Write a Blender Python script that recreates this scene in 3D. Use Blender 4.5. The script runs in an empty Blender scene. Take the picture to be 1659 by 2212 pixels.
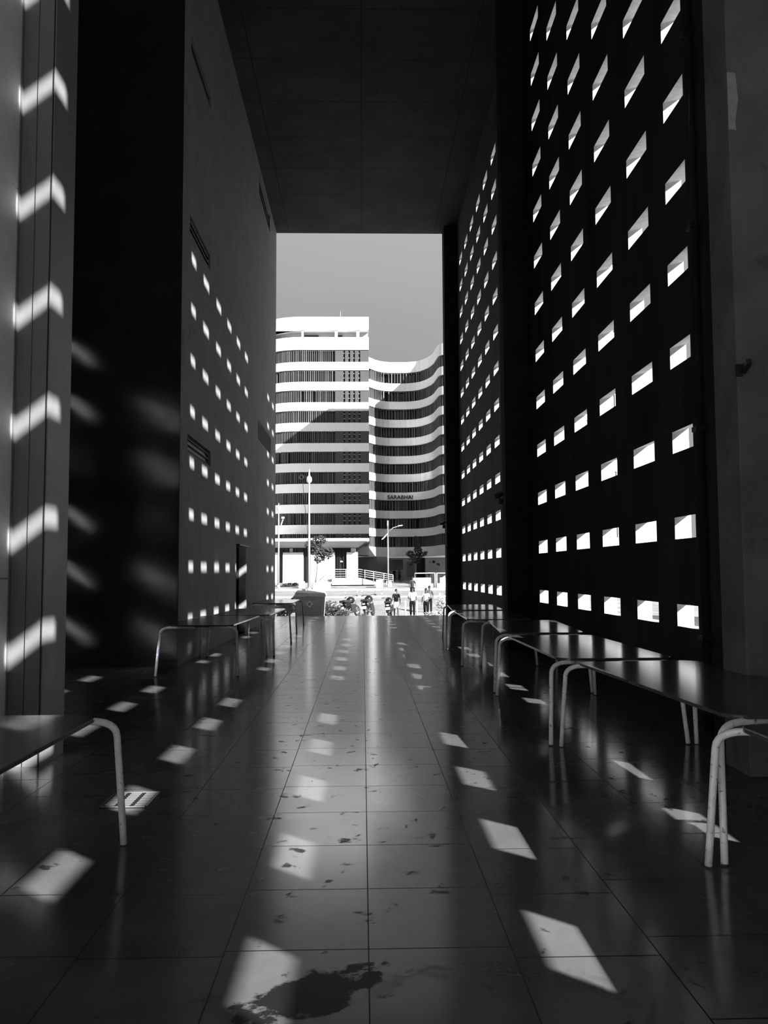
import bpy, bmesh, math, random
from mathutils import Vector, Matrix
random.seed(7)
S = bpy.context.scene
C = S.collection
R = math.radians

# ------------------------------------------------------------------ camera
CAM = (0.0, 0.0, 1.6); FPX = 1850.0; PITCH = 0.0694; YAW = 0.0251; ROLL = -0.0049
cd = bpy.data.cameras.new('camera'); cam = bpy.data.objects.new('camera', cd); C.objects.link(cam)
cd.sensor_fit = 'VERTICAL'; cd.sensor_height = 36.0; cd.lens = FPX / 2212.0 * 36.0
cd.clip_start = 0.05; cd.clip_end = 800
_fw = Vector((math.sin(YAW) * math.cos(PITCH), math.cos(YAW) * math.cos(PITCH), math.sin(PITCH)))
_rt = Vector((math.cos(YAW), -math.sin(YAW), 0)); _up = _rt.cross(_fw)
cr, sr = math.cos(ROLL), math.sin(ROLL)
_rt2 = _rt * cr + _up * sr; _up2 = _up * cr - _rt * sr
cam.matrix_world = Matrix(((_rt2.x, _up2.x, -_fw.x, CAM[0]), (_rt2.y, _up2.y, -_fw.y, CAM[1]),
                           (_rt2.z, _up2.z, -_fw.z, CAM[2]), (0, 0, 0, 1)))
S.camera = cam

# ------------------------------------------------------------------ world, sun, exposure
w = bpy.data.worlds.new('sky'); S.world = w; w.use_nodes = True
nt = w.node_tree; bg = nt.nodes['Background']
tc = nt.nodes.new('ShaderNodeTexCoord'); sp = nt.nodes.new('ShaderNodeSeparateXYZ')
rp = nt.nodes.new('ShaderNodeValToRGB'); nz = nt.nodes.new('ShaderNodeTexNoise'); mx = nt.nodes.new('ShaderNodeMixRGB')
nt.links.new(tc.outputs['Generated'], sp.inputs[0]); nt.links.new(sp.outputs['Z'], rp.inputs[0])
rp.color_ramp.elements[0].position = 0.0; rp.color_ramp.elements[0].color = (.40, .40, .40, 1)
rp.color_ramp.elements[1].position = 0.6; rp.color_ramp.elements[1].color = (.30, .30, .30, 1)
_e = rp.color_ramp.elements.new(0.22); _e.color = (.345, .345, .345, 1)
_e = rp.color_ramp.elements.new(0.38); _e.color = (.40, .40, .40, 1)
nz.inputs['Scale'].default_value = 1.6; nz.inputs['Detail'].default_value = 3
nt.links.new(tc.outputs['Generated'], nz.inputs['Vector'])
mx.blend_type = 'OVERLAY'; mx.inputs[0].default_value = .35
nt.links.new(rp.outputs[0], mx.inputs[1]); nt.links.new(nz.outputs[0], mx.inputs[2])
nt.links.new(mx.outputs[0], bg.inputs[0]); bg.inputs[1].default_value = 1.0

TAN, DY = 0.7683, 0.9965               # sun travels (-1, +DY, -TAN)
sd = bpy.data.lights.new('sun', 'SUN'); sun = bpy.data.objects.new('sun', sd); C.objects.link(sun)
sd.energy = 19.0; sd.angle = 0.0093
sun.rotation_euler = Vector((-1, DY, -TAN)).to_track_quat('-Z', 'Y').to_euler(); sun.location = (30, -30, 30)

S.view_settings.view_transform = 'Standard'; S.view_settings.look = 'None'
S.view_settings.exposure = 0.0; S.view_settings.gamma = 1.0; S.view_settings.use_curve_mapping = False
S.cycles.use_denoising = True
S.cycles.max_bounces = 10; S.cycles.diffuse_bounces = 6; S.cycles.glossy_bounces = 5
S.cycles.sample_clamp_indirect = 0.0; S.cycles.caustics_reflective = True; S.cycles.blur_glossy = 0.0

# ------------------------------------------------------------------ pixel of the photograph -> point in the place
def ray(px, py):
    a = (px - 829.5) / FPX; b = (py - 1106) / FPX
    return _fw + _rt2 * a - _up2 * b
def at(px, py, Y):
    d = ray(px, py); t = Y / d.y
    return Vector((d.x * t, Y, 1.6 + d.z * t))
def ax(px, Y, py=1229): return at(px, py, Y).x
def az(py, Y, px=788): return at(px, py, Y).z

# ------------------------------------------------------------------ materials
def mat(name, v, rough=.8, metal=0.0, var=0.0, scale=3.0, dirt=0.0, bump=0.0, spec=.5, stretch=(1, 1, 1), emit=0):
    m = bpy.data.materials.new(name); m.use_nodes = True
    n = m.node_tree; b = n.nodes['Principled BSDF']
    b.inputs['Roughness'].default_value = rough; b.inputs['Metallic'].default_value = metal
    b.inputs['Specular IOR Level'].default_value = spec
    b.inputs['Base Color'].default_value = (v, v, v, 1)
    if var or dirt or bump:
        t = n.nodes.new('ShaderNodeTexCoord'); mp = n.nodes.new('ShaderNodeMapping')
        mp.inputs['Scale'].default_value = stretch
        n.links.new(t.outputs['Object'], mp.inputs[0])
        nz = n.nodes.new('ShaderNodeTexNoise'); nz.inputs['Scale'].default_value = scale
        nz.inputs['Detail'].default_value = 8; nz.inputs['Roughness'].default_value = .6
        n.links.new(mp.outputs[0], nz.inputs['Vector'])
        cr = n.nodes.new('ShaderNodeValToRGB')
        cr.color_ramp.elements[0].position = .3; cr.color_ramp.elements[1].position = .7
        lo, hi = v * (1 - var), min(1, v * (1 + var))
        cr.color_ramp.elements[0].color = (lo, lo, lo, 1); cr.color_ramp.elements[1].color = (hi, hi, hi, 1)
        n.links.new(nz.outputs[0], cr.inputs[0]); out = cr.outputs[0]
        if dirt:
            n2 = n.nodes.new('ShaderNodeTexNoise'); n2.inputs['Scale'].default_value = scale * 2.7
            n2.inputs['Detail'].default_value = 10; n.links.new(mp.outputs[0], n2.inputs['Vector'])
            c2 = n.nodes.new('ShaderNodeValToRGB')
            c2.color_ramp.elements[0].position = .60; c2.color_ramp.elements[0].color = (1, 1, 1, 1)
            c2.color_ramp.elements[1].position = .72; c2.color_ramp.elements[1].color = (1 - dirt,) * 3 + (1,)
            n.links.new(n2.outputs[0], c2.inputs[0])
            mm = n.nodes.new('ShaderNodeMixRGB'); mm.blend_type = 'MULTIPLY'; mm.inputs[0].default_value = 1
            n.links.new(out, mm.inputs[1]); n.links.new(c2.outputs[0], mm.inputs[2]); out = mm.outputs[0]
        n.links.new(out, b.inputs['Base Color'])
        if bump:
            bp = n.nodes.new('ShaderNodeBump'); bp.inputs['Strength'].default_value = bump
            bp.inputs['Distance'].default_value = .02
            n.links.new(nz.outputs[0], bp.inputs['Height']); n.links.new(bp.outputs[0], b.inputs['Normal'])
    return m

def math_node(n, op, a, b=None, c=None):
    k = n.nodes.new('ShaderNodeMath'); k.operation = op
    for i, v in enumerate((a, b, c)):
        if v is None: continue
        if isinstance(v, (int, float)): k.inputs[i].default_value = v
        else: n.links.new(v, k.inputs[i])
    return k.outputs[0]

def floor_material():
    m = bpy.data.materials.new('polished_stone_slabs'); m.use_nodes = True
    n = m.node_tree; b = n.nodes['Principled BSDF']; L = n.links.new
    t = n.nodes.new('ShaderNodeTexCoord'); s = n.nodes.new('ShaderNodeSeparateXYZ'); L(t.outputs['Object'], s.inputs[0])
    PX, PY = .608, .694
    u = math_node(n, 'DIVIDE', math_node(n, 'SUBTRACT', s.outputs[0], .02), PX)
    col = math_node(n, 'FLOOR', u)
    # outer columns are laid out of step with the two middle ones
    am = math_node(n, 'GREATER_THAN', math_node(n, 'ABSOLUTE', math_node(n, 'ADD', col, .5)), 1.0)
    wn = n.nodes.new('ShaderNodeTexWhiteNoise'); wn.noise_dimensions = '1D'; L(col, wn.inputs['W'])
    off = math_node(n, 'MULTIPLY', am, wn.outputs['Value'])
    v = math_node(n, 'ADD', math_node(n, 'DIVIDE', math_node(n, 'SUBTRACT', s.outputs[1], 3.76), PY), off)
    def line(c, period, wd):
        f = math_node(n, 'FRACT', c); d = math_node(n, 'MINIMUM', f, math_node(n, 'SUBTRACT', 1.0, f))
        return math_node(n, 'LESS_THAN', d, wd / period)
    ln = math_node(n, 'MAXIMUM', line(u, PX, .0030), line(v, PY, .0042))
    # slab tone
    cv = n.nodes.new('ShaderNodeCombineXYZ'); L(col, cv.inputs[0]); L(math_node(n, 'FLOOR', v), cv.inputs[1])
    w2 = n.nodes.new('ShaderNodeTexWhiteNoise'); w2.noise_dimensions = '2D'; L(cv.outputs[0], w2.inputs['Vector'])
    tone = math_node(n, 'MULTIPLY_ADD', w2.outputs['Value'], .014, .098)
    nz = n.nodes.new('ShaderNodeTexNoise'); nz.inputs['Scale'].default_value = 2.2; nz.inputs['Detail'].default_value = 12
    nz.inputs['Roughness'].default_value = .72; L(t.outputs['Object'], nz.inputs['Vector'])
    tone = math_node(n, 'MULTIPLY', tone, math_node(n, 'MULTIPLY_ADD', nz.outputs[0], .9, .6))
    # scattered dark stains
    n2 = n.nodes.new('ShaderNodeTexNoise'); n2.inputs['Scale'].default_value = 6.0; n2.inputs['Detail'].default_value = 12
    n2.inputs['Distortion'].default_value = .35; n2.inputs['Roughness'].default_value = .66
    L(t.outputs['Object'], n2.inputs['Vector'])
    r2 = n.nodes.new('ShaderNodeValToRGB'); r2.color_ramp.elements[0].position = .60; r2.color_ramp.elements[1].position = .65
    L(n2.outputs[0], r2.inputs[0])
    # the big spill near the bottom of the view
    sx = math_node(n, 'MULTIPLY_ADD', nz.outputs[0], .5, -.25)
    ax_ = math_node(n, 'DIVIDE', math_node(n, 'ADD', math_node(n, 'ADD', s.outputs[0], .17), sx), .30)
    ay_ = math_node(n, 'DIVIDE', math_node(n, 'SUBTRACT', math_node(n, 'SUBTRACT', s.outputs[1], math_node(n, 'MULTIPLY', s.outputs[0], .55)), 3.50), .17)
    rr = math_node(n, 'ADD', math_node(n, 'MULTIPLY', ax_, ax_), math_node(n, 'MULTIPLY', ay_, ay_))
    rr = math_node(n, 'ADD', rr, math_node(n, 'MULTIPLY_ADD', n2.outputs[0], 5.0, -2.5))
    spill = math_node(n, 'MINIMUM', math_node(n, 'MULTIPLY', math_node(n, 'MAXIMUM', math_node(n, 'SUBTRACT', 1.1, rr), 0.0), 3.0), 1.0)
    # curved tide line to the right of the spill
    cx = math_node(n, 'SUBTRACT', s.outputs[0], .45); cy = math_node(n, 'SUBTRACT', s.outputs[1], 2.95)
    q = math_node(n, 'SQRT', math_node(n, 'ADD', math_node(n, 'MULTIPLY', cx, cx), math_node(n, 'MULTIPLY', cy, cy)))
    q = math_node(n, 'ADD', q, math_node(n, 'MULTIPLY_ADD', n2.outputs[0], .5, -.25))
    tide = math_node(n, 'MULTIPLY', math_node(n, 'SUBTRACT', 1.0, math_node(n, 'MINIMUM', math_node(n, 'DIVIDE', math_node(n, 'ABSOLUTE', math_node(n, 'SUBTRACT', q, .62)), .06), 1.0)), .4)
    st = math_node(n, 'MAXIMUM', math_node(n, 'MULTIPLY', r2.outputs[0], .8), math_node(n, 'MAXIMUM', math_node(n, 'MULTIPLY', spill, .9), tide))
    st = math_node(n, 'MAXIMUM', st, math_node(n, 'MULTIPLY', ln, .92))
    tone = math_node(n, 'MULTIPLY', tone, math_node(n, 'SUBTRACT', 1.0, st))
    cb = n.nodes.new('ShaderNodeCombineXYZ')
    for i in range(3): L(tone, cb.inputs[i])
    L(cb.outputs[0], b.inputs['Base Color'])
    L(math_node(n, 'MULTIPLY_ADD', st, .35, math_node(n, 'MULTIPLY_ADD', nz.outputs[0], .10, .105)), b.inputs['Roughness'])
    L(math_node(n, 'MULTIPLY_ADD', st, -.30, .37), b.inputs['Specular IOR Level'])
    return m

def ceiling_material():
    m = mat('formwork_concrete', .03, .9, var=.6, scale=.55, dirt=.5, bump=.2)
    n = m.node_tree; b = n.nodes['Principled BSDF']; L = n.links.new
    src = b.inputs['Base Color'].links[0].from_socket
    t = n.nodes.new('ShaderNodeTexCoord'); s = n.nodes.new('ShaderNodeSeparateXYZ'); L(t.outputs['Object'], s.inputs[0])
    def line(c, o, period, wd):
        f = math_node(n, 'FRACT', math_node(n, 'DIVIDE', math_node(n, 'ADD', c, o), period))
        d = math_node(n, 'MINIMUM', f, math_node(n, 'SUBTRACT', 1.0, f))
        return math_node(n, 'LESS_THAN', d, wd / period)
    ln = math_node(n, 'MAXIMUM', line(s.outputs[0], 5.4, 2.7, .02), line(s.outputs[1], .6, 1.9, .02))
    mm = n.nodes.new('ShaderNodeMixRGB'); mm.blend_type = 'MULTIPLY'; L(ln, mm.inputs[0])
    mm.inputs[2].default_value = (.3, .3, .3, 1); L(src, mm.inputs[1]); L(mm.outputs[0], b.inputs['Base Color'])
    return m

def mirror_glass(name):
    m = bpy.data.materials.new(name); m.use_nodes = True
    b = m.node_tree.nodes['Principled BSDF']
    b.inputs['Base Color'].default_value = (.95, .95, .95, 1); b.inputs['Metallic'].default_value = 1
    b.inputs['Roughness'].default_value = .17
    return m

M = {}
M['floor'] = floor_material()
M['ceiling'] = ceiling_material()
M['screen'] = mat('shaded_board_marked_concrete', .022, .95, var=.5, scale=1.6, dirt=.4, bump=.3, spec=.1, stretch=(1, 1, .25))  # inner face of the pierced wall, its shade put into the colour
M['screen_lit'] = mat('lit_board_marked_concrete', .07, .9, var=.35, scale=1.2, dirt=.45, bump=.3, spec=.2, stretch=(1, 1, .3))  # same wall, lighter: light from the far opening put into the colour
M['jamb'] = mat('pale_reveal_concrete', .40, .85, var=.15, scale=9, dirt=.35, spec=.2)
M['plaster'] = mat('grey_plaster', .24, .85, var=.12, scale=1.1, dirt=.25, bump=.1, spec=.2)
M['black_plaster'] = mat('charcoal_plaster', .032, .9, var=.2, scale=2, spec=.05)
M['pier'] = mat('raw_concrete_pier', .10, .9, var=.3, scale=1.4, dirt=.35, bump=.25, spec=.15)
M['patch'] = mat('pale_repair_mortar', .24, .9, var=.2, scale=12, dirt=.3)
M['pier_shade'] = mat('shaded_concrete_pier', .018, .9, var=.3, scale=1.4, dirt=.3, spec=.1)  # same concrete as the near pier, darkened for the shade further in
M['panel_light'] = mat('pale_cladding_panel', .92, .5, var=.05, scale=6, dirt=.1)
M['panel_mid'] = mat('grey_cladding_panel', .20, .5, var=.06, scale=6, dirt=.12)
M['panel_front'] = mat('brushed_cladding_panel', .17, .5, var=.06, scale=6, dirt=.12, spec=.3)
M['glass_wall'] = mirror_glass('dark_mirror_glazing')
M['black'] = mat('black_paint', .012, .6, spec=.3)
M['tabletop'] = mat('dark_laminate', .06, .16, var=.2, scale=14, spec=.38)
M['tube'] = mat('chipped_grey_paint', .88, .45, var=.12, scale=14, dirt=.75)
M['tube_cap'] = mat('worn_leg_end', .05, .8)
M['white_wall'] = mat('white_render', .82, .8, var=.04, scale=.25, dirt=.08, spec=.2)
M['grey_wall'] = mat('grey_render', .30, .8, var=.06, scale=.4, spec=.2)
M['bay_grey'] = mat('dark_grey_render', .07, .8, var=.06, scale=.4, spec=.2)
M['louvre'] = mat('grey_louvre_fin', .12, .6, var=.15, scale=.8)
M['dark_glass'] = mat('dark_window_glass', .02, .12, spec=.6)
M['concrete'] = mat('site_concrete', .5, .9, var=.2, scale=.8, dirt=.4)
M['steel'] = mat('galvanised_steel', .45, .4, .5)
M['rail_paint'] = mat('grey_rail_paint', .15, .5)
M['foliage'] = mat('leaf_tissue', .03, .6, var=.5, scale=9)
M['foliage_pale'] = mat('pale_leaf_tissue', .30, .6, var=.5, scale=12)
M['bark'] = mat('bark', .16, .9, var=.3, scale=20)
M['rubber'] = mat('tyre_rubber', .01, .8)
M['bike_paint'] = mat('black_bike_paint', .006, .35, var=.1, scale=5)
M['chrome'] = mat('chrome', .75, .15, 1.0)
M['plate'] = mat('number_plate_white', .8, .5)
M['lamp_glass'] = mat('tail_lamp', .3, .2)
M['skin'] = mat('brown_skin', .07, .6, spec=.08, var=.08, scale=30)
M['hair'] = mat('black_hair', .006, .6, spec=.08)
M['shirt_black'] = mat('black_cotton', .006, .9, spec=.08)
M['shirt_white'] = mat('white_cotton', .8, .9, var=.06, scale=14)
M['shirt_dark'] = mat('dark_check_cotton', .04, .9, spec=.08, var=.5, scale=30)
M['shirt_grey'] = mat('grey_cotton', .07, .9, var=.2, scale=20)
M['denim'] = mat('dark_denim', .008, .9, spec=.08, var=.3, scale=20)
M['bin'] = mat('grey_bin_plastic', .38, .6, var=.15, scale=3, dirt=.3)
M['bin_lid'] = mat('bin_lid_plastic', .6, .55, var=.3, scale=4)
M['dirt'] = mat('sandy_ground', .19, .95, var=.4, scale=1.1, stretch=(.5, 1, 1), dirt=.65, bump=.6)
M['forecourt'] = mat('bounce_light_forecourt', .85, .9, var=.05, scale=.5)  # unseen paving made near white to throw light onto the table legs
M['apron'] = mat('sunlit_paving', .24, .9, var=.15, scale=.9, dirt=.25)
M['grate'] = mat('cast_drain_grate', .16, .6, 0, dirt=.3, scale=30)

# ------------------------------------------------------------------ mesh helpers
class MB:
    def __init__(s): s.v = []; s.f = []; s.sm = []; s.mi = []
    def add(s, vs, fs, smooth=False, mi=0):
        o = len(s.v); s.v += [tuple(p) for p in vs]
        for f in fs: s.f.append(tuple(i + o for i in f)); s.sm.append(smooth); s.mi.append(mi)
        return s
    def box(s, x0, y0, z0, x1, y1, z1, mi=0):
        return s.add([(x0, y0, z0), (x1, y0, z0), (x1, y1, z0), (x0, y1, z0), (x0, y0, z1), (x1, y0, z1), (x1, y1, z1), (x0, y1, z1)],
                     [(0, 3, 2, 1), (4, 5, 6, 7), (0, 1, 5, 4), (1, 2, 6, 5), (2, 3, 7, 6), (3, 0, 4, 7)], mi=mi)
    def obox(s, c, hx, hy, hz, rz=0, rx=0, ry=0, mi=0):
        m = Matrix.Translation(c) @ Matrix.Rotation(rz, 4, 'Z') @ Matrix.Rotation(ry, 4, 'Y') @ Matrix.Rotation(rx, 4, 'X')
        vs = [m @ Vector((a * hx, b * hy, e * hz)) for e in (-1, 1) for a, b in ((-1, -1), (1, -1), (1, 1), (-1, 1))]
        return s.add(vs, [(0, 3, 2, 1), (4, 5, 6, 7), (0, 1, 5, 4), (1, 2, 6, 5), (2, 3, 7, 6), (3, 0, 4, 7)], mi=mi)
    def quad(s, a, b, c, d, mi=0): return s.add([a, b, c, d], [(0, 1, 2, 3)], mi=mi)
    def tube(s, pts, r, seg=10, cap=True, smooth=True, mi=0):
        pts = [Vector(p) for p in pts]; n = len(pts)
        rs = r if isinstance(r, (list, tuple)) else [r] * n
        vs = []; ref = None
        for i, p in enumerate(pts):
            t = (pts[min(i + 1, n - 1)] - pts[max(i - 1, 0)]).normalized()
            if ref is None:
                ref = Vector((0, 0, 1)) if abs(t.z) < .9 else Vector((1, 0, 0))
            u = t.cross(ref)
            if u.length < 1e-4: u = t.cross(Vector((0, 1, 0)))
            u.normalize(); v = u.cross(t).normalized(); ref = v
            for k in range(seg):
                a = 2 * math.pi * k / seg
                vs.append(p + (u * math.cos(a) + v * math.sin(a)) * rs[i])
        fs = []
        for i in range(n - 1):
            for k in range(seg):
                fs.append((i * seg + k, i * seg + (k + 1) % seg, (i + 1) * seg + (k + 1) % seg, (i + 1) * seg + k))
        s.add(vs, fs, smooth, mi)
        if cap:
            o = len(s.v) - n * seg
            s.f.append(tuple(o + k for k in reversed(range(seg)))); s.sm.append(False); s.mi.append(mi)
            s.f.append(tuple(o + (n - 1) * seg + k for k in range(seg))); s.sm.append(False); s.mi.append(mi)
        return s
    def ball(s, c, rx, ry=None, rz=None, nu=12, nv=8, mi=0):
        ry = ry or rx; rz = rz or rx; c = Vector(c); vs = []; fs = []
        for j in range(nv + 1):
            th = math.pi * j / nv
            for i in range(nu):
                ph = 2 * math.pi * i / nu
                vs.append(c + Vector((rx * math.sin(th) * math.cos(ph), ry * math.sin(th) * math.sin(ph), rz * math.cos(th))))
        for j in range(nv):
            for i in range(nu):
                fs.append((j * nu + i, (j + 1) * nu + i, (j + 1) * nu + (i + 1) % nu, j * nu + (i + 1) % nu))
        return s.add(vs, fs, True, mi)
    def prism(s, poly, z0, z1, mi=0):
        n = len(poly)
        vs = [(x, y, z0) for x, y in poly] + [(x, y, z1) for x, y in poly]
        fs = [tuple(reversed(range(n))), tuple(range(n, 2 * n))] + [(i, (i + 1) % n, n + (i + 1) % n, n + i) for i in range(n)]
        return s.add(vs, fs, mi=mi)
    def torus(s, c, R_, r, axis='x', nu=28, nv=8, mi=0):
        c = Vector(c); vs = []; fs = []
        for i in range(nu):
            a = 2 * math.pi * i / nu
            for j in range(nv):
                b = 2 * math.pi * j / nv; q = R_ + r * math.cos(b); h = r * math.sin(b)
                p = {'x': (h, q * math.cos(a), q * math.sin(a)), 'y': (q * math.cos(a), h, q * math.sin(a)), 'z': (q * math.cos(a), q * math.sin(a), h)}[axis]
                vs.append(c + Vector(p))
        for i in range(nu):
            for j in range(nv):
                fs.append((i * nv + j, ((i + 1) % nu) * nv + j, ((i + 1) % nu) * nv + (j + 1) % nv, i * nv + (j + 1) % nv))
        return s.add(vs, fs, True, mi)
    def build(s, name, m, parent=None, bevel=0):
        me = bpy.data.meshes.new(name); me.from_pydata(s.v, [], s.f)
        ms = m if isinstance(m, (list, tuple)) else [m]
        for x in ms: me.materials.append(x)
        me.polygons.foreach_set('use_smooth', s.sm); me.polygons.foreach_set('material_index', s.mi)
        bm = bmesh.new(); bm.from_mesh(me); bmesh.ops.recalc_face_normals(bm, faces=bm.faces[:]); bm.to_mesh(me); bm.free()
        me.update()
        o = bpy.data.objects.new(name, me); C.objects.link(o)
        if parent: o.parent = parent
        if bevel:
            b = o.modifiers.new('bevel', 'BEVEL'); b.width = bevel; b.segments = 2; b.limit_method = 'ANGLE'
        return o

def build_each(mb, name, m, parent, per=8, bevel=0):
    """every box (per vertices each) of mb becomes an object of its own"""
    for k in range(0, len(mb.v), per):
        q = MB(); q.v = mb.v[k:k + per]
        for f_, s_, i_ in zip(mb.f, mb.sm, mb.mi):
            if k <= f_[0] < k + per: q.f.append(tuple(i - k for i in f_)); q.sm.append(s_); q.mi.append(i_)
        q.build(name, m, parent, bevel)
def tag(o, label=None, cat=None, group=None, kind=None):
    if label: o['label'] = label
    if cat: o['category'] = cat
    if group: o['group'] = group
    if kind: o['kind'] = kind
    return o
def thing(name, label, cat, loc=(0, 0, 0), rz=0, group=None):
    o = bpy.data.objects.new(name, None); C.objects.link(o); o.empty_display_size = .1
    o.location = loc; o.rotation_euler.z = rz
    return tag(o, label, cat, group)
def struct(o, label=None):
    o['kind'] = 'structure'
    if label: o['label'] = label
    return o
def copy_tree(o, parent=None):
    c = o.copy(); C.objects.link(c)
    if parent: c.parent = parent
    for ch in [x for x in list(C.objects) if x.parent == o]: copy_tree(ch, c)
    return c

# ------------------------------------------------------------------ dimensions of the hall
XR, XL = 3.487, -3.165
TW = .187                         # thickness of the pierced wall
Y0, SY, WW = 8.5645, 1.5041, .7822
Z0, SZ, HH = .9825, .9596, .242
BAY = 10.9257; CEIL = 14.2; YE = 31.3
NR = 13

# ------------------------------------------------------------------ floor
f = MB(); f.box(-9, -6, -.25, XR + TW, YE, 0)
struct(f.build('floor', M['floor']), 'dark polished stone slab floor with stains and patches of sun')
c = MB(); c.box(-9, -6, CEIL, XR + .6, YE - .1, CEIL + .5)
struct(c.build('ceiling', M['ceiling']), 'high stained concrete ceiling with formwork joints')

# ------------------------------------------------------------------ pierced wall on the right
def pierced(name, ya, yb, cols, zb, zt, m_in):
    """wall slab x in [XR, XR+TW] from ya to yb; openings start at each y of cols, NR rows"""
    mb = MB()
    wd = lambda q: .60 if abs(q - 8.87) < 1e-6 else WW
    ys = sorted([ya, yb] + [c_ for c_ in cols] + [c_ + wd(c_) for c_ in cols])
    rows = [Z0 + r * SZ for r in range(NR)]
    zi = sorted([zb, zt] + rows + [z + HH for z in rows])
    zo = sorted([zb, zt] + rows + [z + HH + .052 for z in rows])
    xi, xo = XR, XR + TW
    rnd = random.Random(5)
    # slightly chipped openings: jitter the inner vertices
    for a in range(len(ys) - 1):
        hole_c = any(abs(ys[a] - q) < 1e-6 for q in cols)
        for b in range(len(zi) - 1):
            hole_r = any(abs(zi[b] - q) < 1e-6 for q in rows)
            y0, y1 = ys[a], ys[a + 1]
            if hole_c and hole_r:
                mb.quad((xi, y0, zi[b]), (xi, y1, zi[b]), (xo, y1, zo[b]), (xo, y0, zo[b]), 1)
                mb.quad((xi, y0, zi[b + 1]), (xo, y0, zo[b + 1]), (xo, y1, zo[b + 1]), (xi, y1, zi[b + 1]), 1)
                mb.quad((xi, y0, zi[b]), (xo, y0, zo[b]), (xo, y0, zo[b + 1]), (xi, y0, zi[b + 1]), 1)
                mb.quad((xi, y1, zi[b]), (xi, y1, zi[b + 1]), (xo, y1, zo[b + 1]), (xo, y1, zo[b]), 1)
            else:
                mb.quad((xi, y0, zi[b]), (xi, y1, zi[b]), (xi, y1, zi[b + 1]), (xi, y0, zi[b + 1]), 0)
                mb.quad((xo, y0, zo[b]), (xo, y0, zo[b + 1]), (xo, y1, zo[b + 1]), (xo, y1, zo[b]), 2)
    mb.quad((xi, ya, zb), (xo, ya, zb), (xo, ya, zt), (xi, ya, zt), 0)
    mb.quad((xi, yb, zb), (xi, yb, zt), (xo, yb, zt), (xo, yb, zb), 0)
    mb.quad((xi, ya, zt), (xo, ya, zt), (xo, yb, zt), (xi, yb, zt), 0)
    mb.quad((xi, ya, zb), (xi, yb, zb), (xo, yb, zb), (xo, ya, zb), 0)
    me = bpy.data.meshes.new(name); me.from_pydata(mb.v, [], mb.f)
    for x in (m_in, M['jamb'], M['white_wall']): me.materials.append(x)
    me.polygons.foreach_set('material_index', mb.mi)
    bm = bmesh.new(); bm.from_mesh(me); bmesh.ops.remove_doubles(bm, verts=bm.verts[:], dist=1e-5)
    bmesh.ops.recalc_face_normals(bm, faces=bm.faces[:]); bm.to_mesh(me); bm.free()
    o = bpy.data.objects.new(name, me); C.objects.link(o)
    return struct(o)
c1 = [Y0 - BAY + i * SY for i in range(6)]
LIGHT_GAP = (-5.8, -1.6, 3.1)   # unseen side opening behind the viewer, added to light panel and legs
c2 = [Y0 + i * SY for i in range(6)]
c2[0] = 8.87          # narrower opening beside the pier
c3 = [21.512 + i * SY for i in range(6)]
PF = 6.67
pierced('wall_right', LIGHT_GAP[1], PF + .2, c1, 0, CEIL, M['screen'])['label'] = 'pierced concrete wall on the right nearest the viewer, mostly outside the frame'
pierced('wall_right', PF + .2, 17.8, c2, 0, CEIL, M['screen'])['label'] = 'pierced concrete wall with shade painted in, rows of small openings, the large middle bay'
pierced('wall_right', 17.8, YE - .15, c3, 0, CEIL, M['screen_lit'])['label'] = 'pierced concrete wall with light painted in, beyond the dark pier, far bay'

b = MB(); b.box(XR, -6, 0, XR + TW, LIGHT_GAP[0], CEIL); b.box(XR, LIGHT_GAP[0], LIGHT_GAP[2], XR + TW, LIGHT_GAP[1], CEIL)
struct(b.build('wall_right', M['screen']), 'plain end of the right wall with an added opening for light behind the viewer')
def pier(name, x0, y0, x1, y1, m, label):
    b = MB(); b.box(x0, y0, 0, x1, y1, CEIL); return struct(b.build(name, m, bevel=.01), label)
pr1 = pier('trim_1', 2.99, PF, XR - .001, PF + .45, M['pier'], 'grey concrete pier at the right edge of the photo')
q = MB(); pts = [(1561, 156), (1588, 158), (1591, 185), (1594, 215), (1588, 262), (1590, 281), (1564, 279), (1566, 240), (1562, 205)]
pp = [at(a, b_, PF) for a, b_ in pts]; n_ = len(pp)
q.add([(max(p.x, 2.992), PF - .003, p.z) for p in pp] + [(max(p.x, 2.992), PF + .01, p.z) for p in pp], [tuple(range(n_)), tuple(reversed(range(n_, 2 * n_)))] + [(i, (i + 1) % n_, n_ + (i + 1) % n_, n_ + i) for i in range(n_)])
q.build('repair_patch', M['patch'], pr1)
pier('trim_2', 2.965, 17.6, XR - .001, 18.05, M['pier_shade'], 'pier with shade painted in, between the two pierced bays')
pier('trim_3', 3.0, 30.45, XR - .001, YE - .15, M['pier_shade'], 'pier with shade painted in, at the right side of the far opening')

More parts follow.
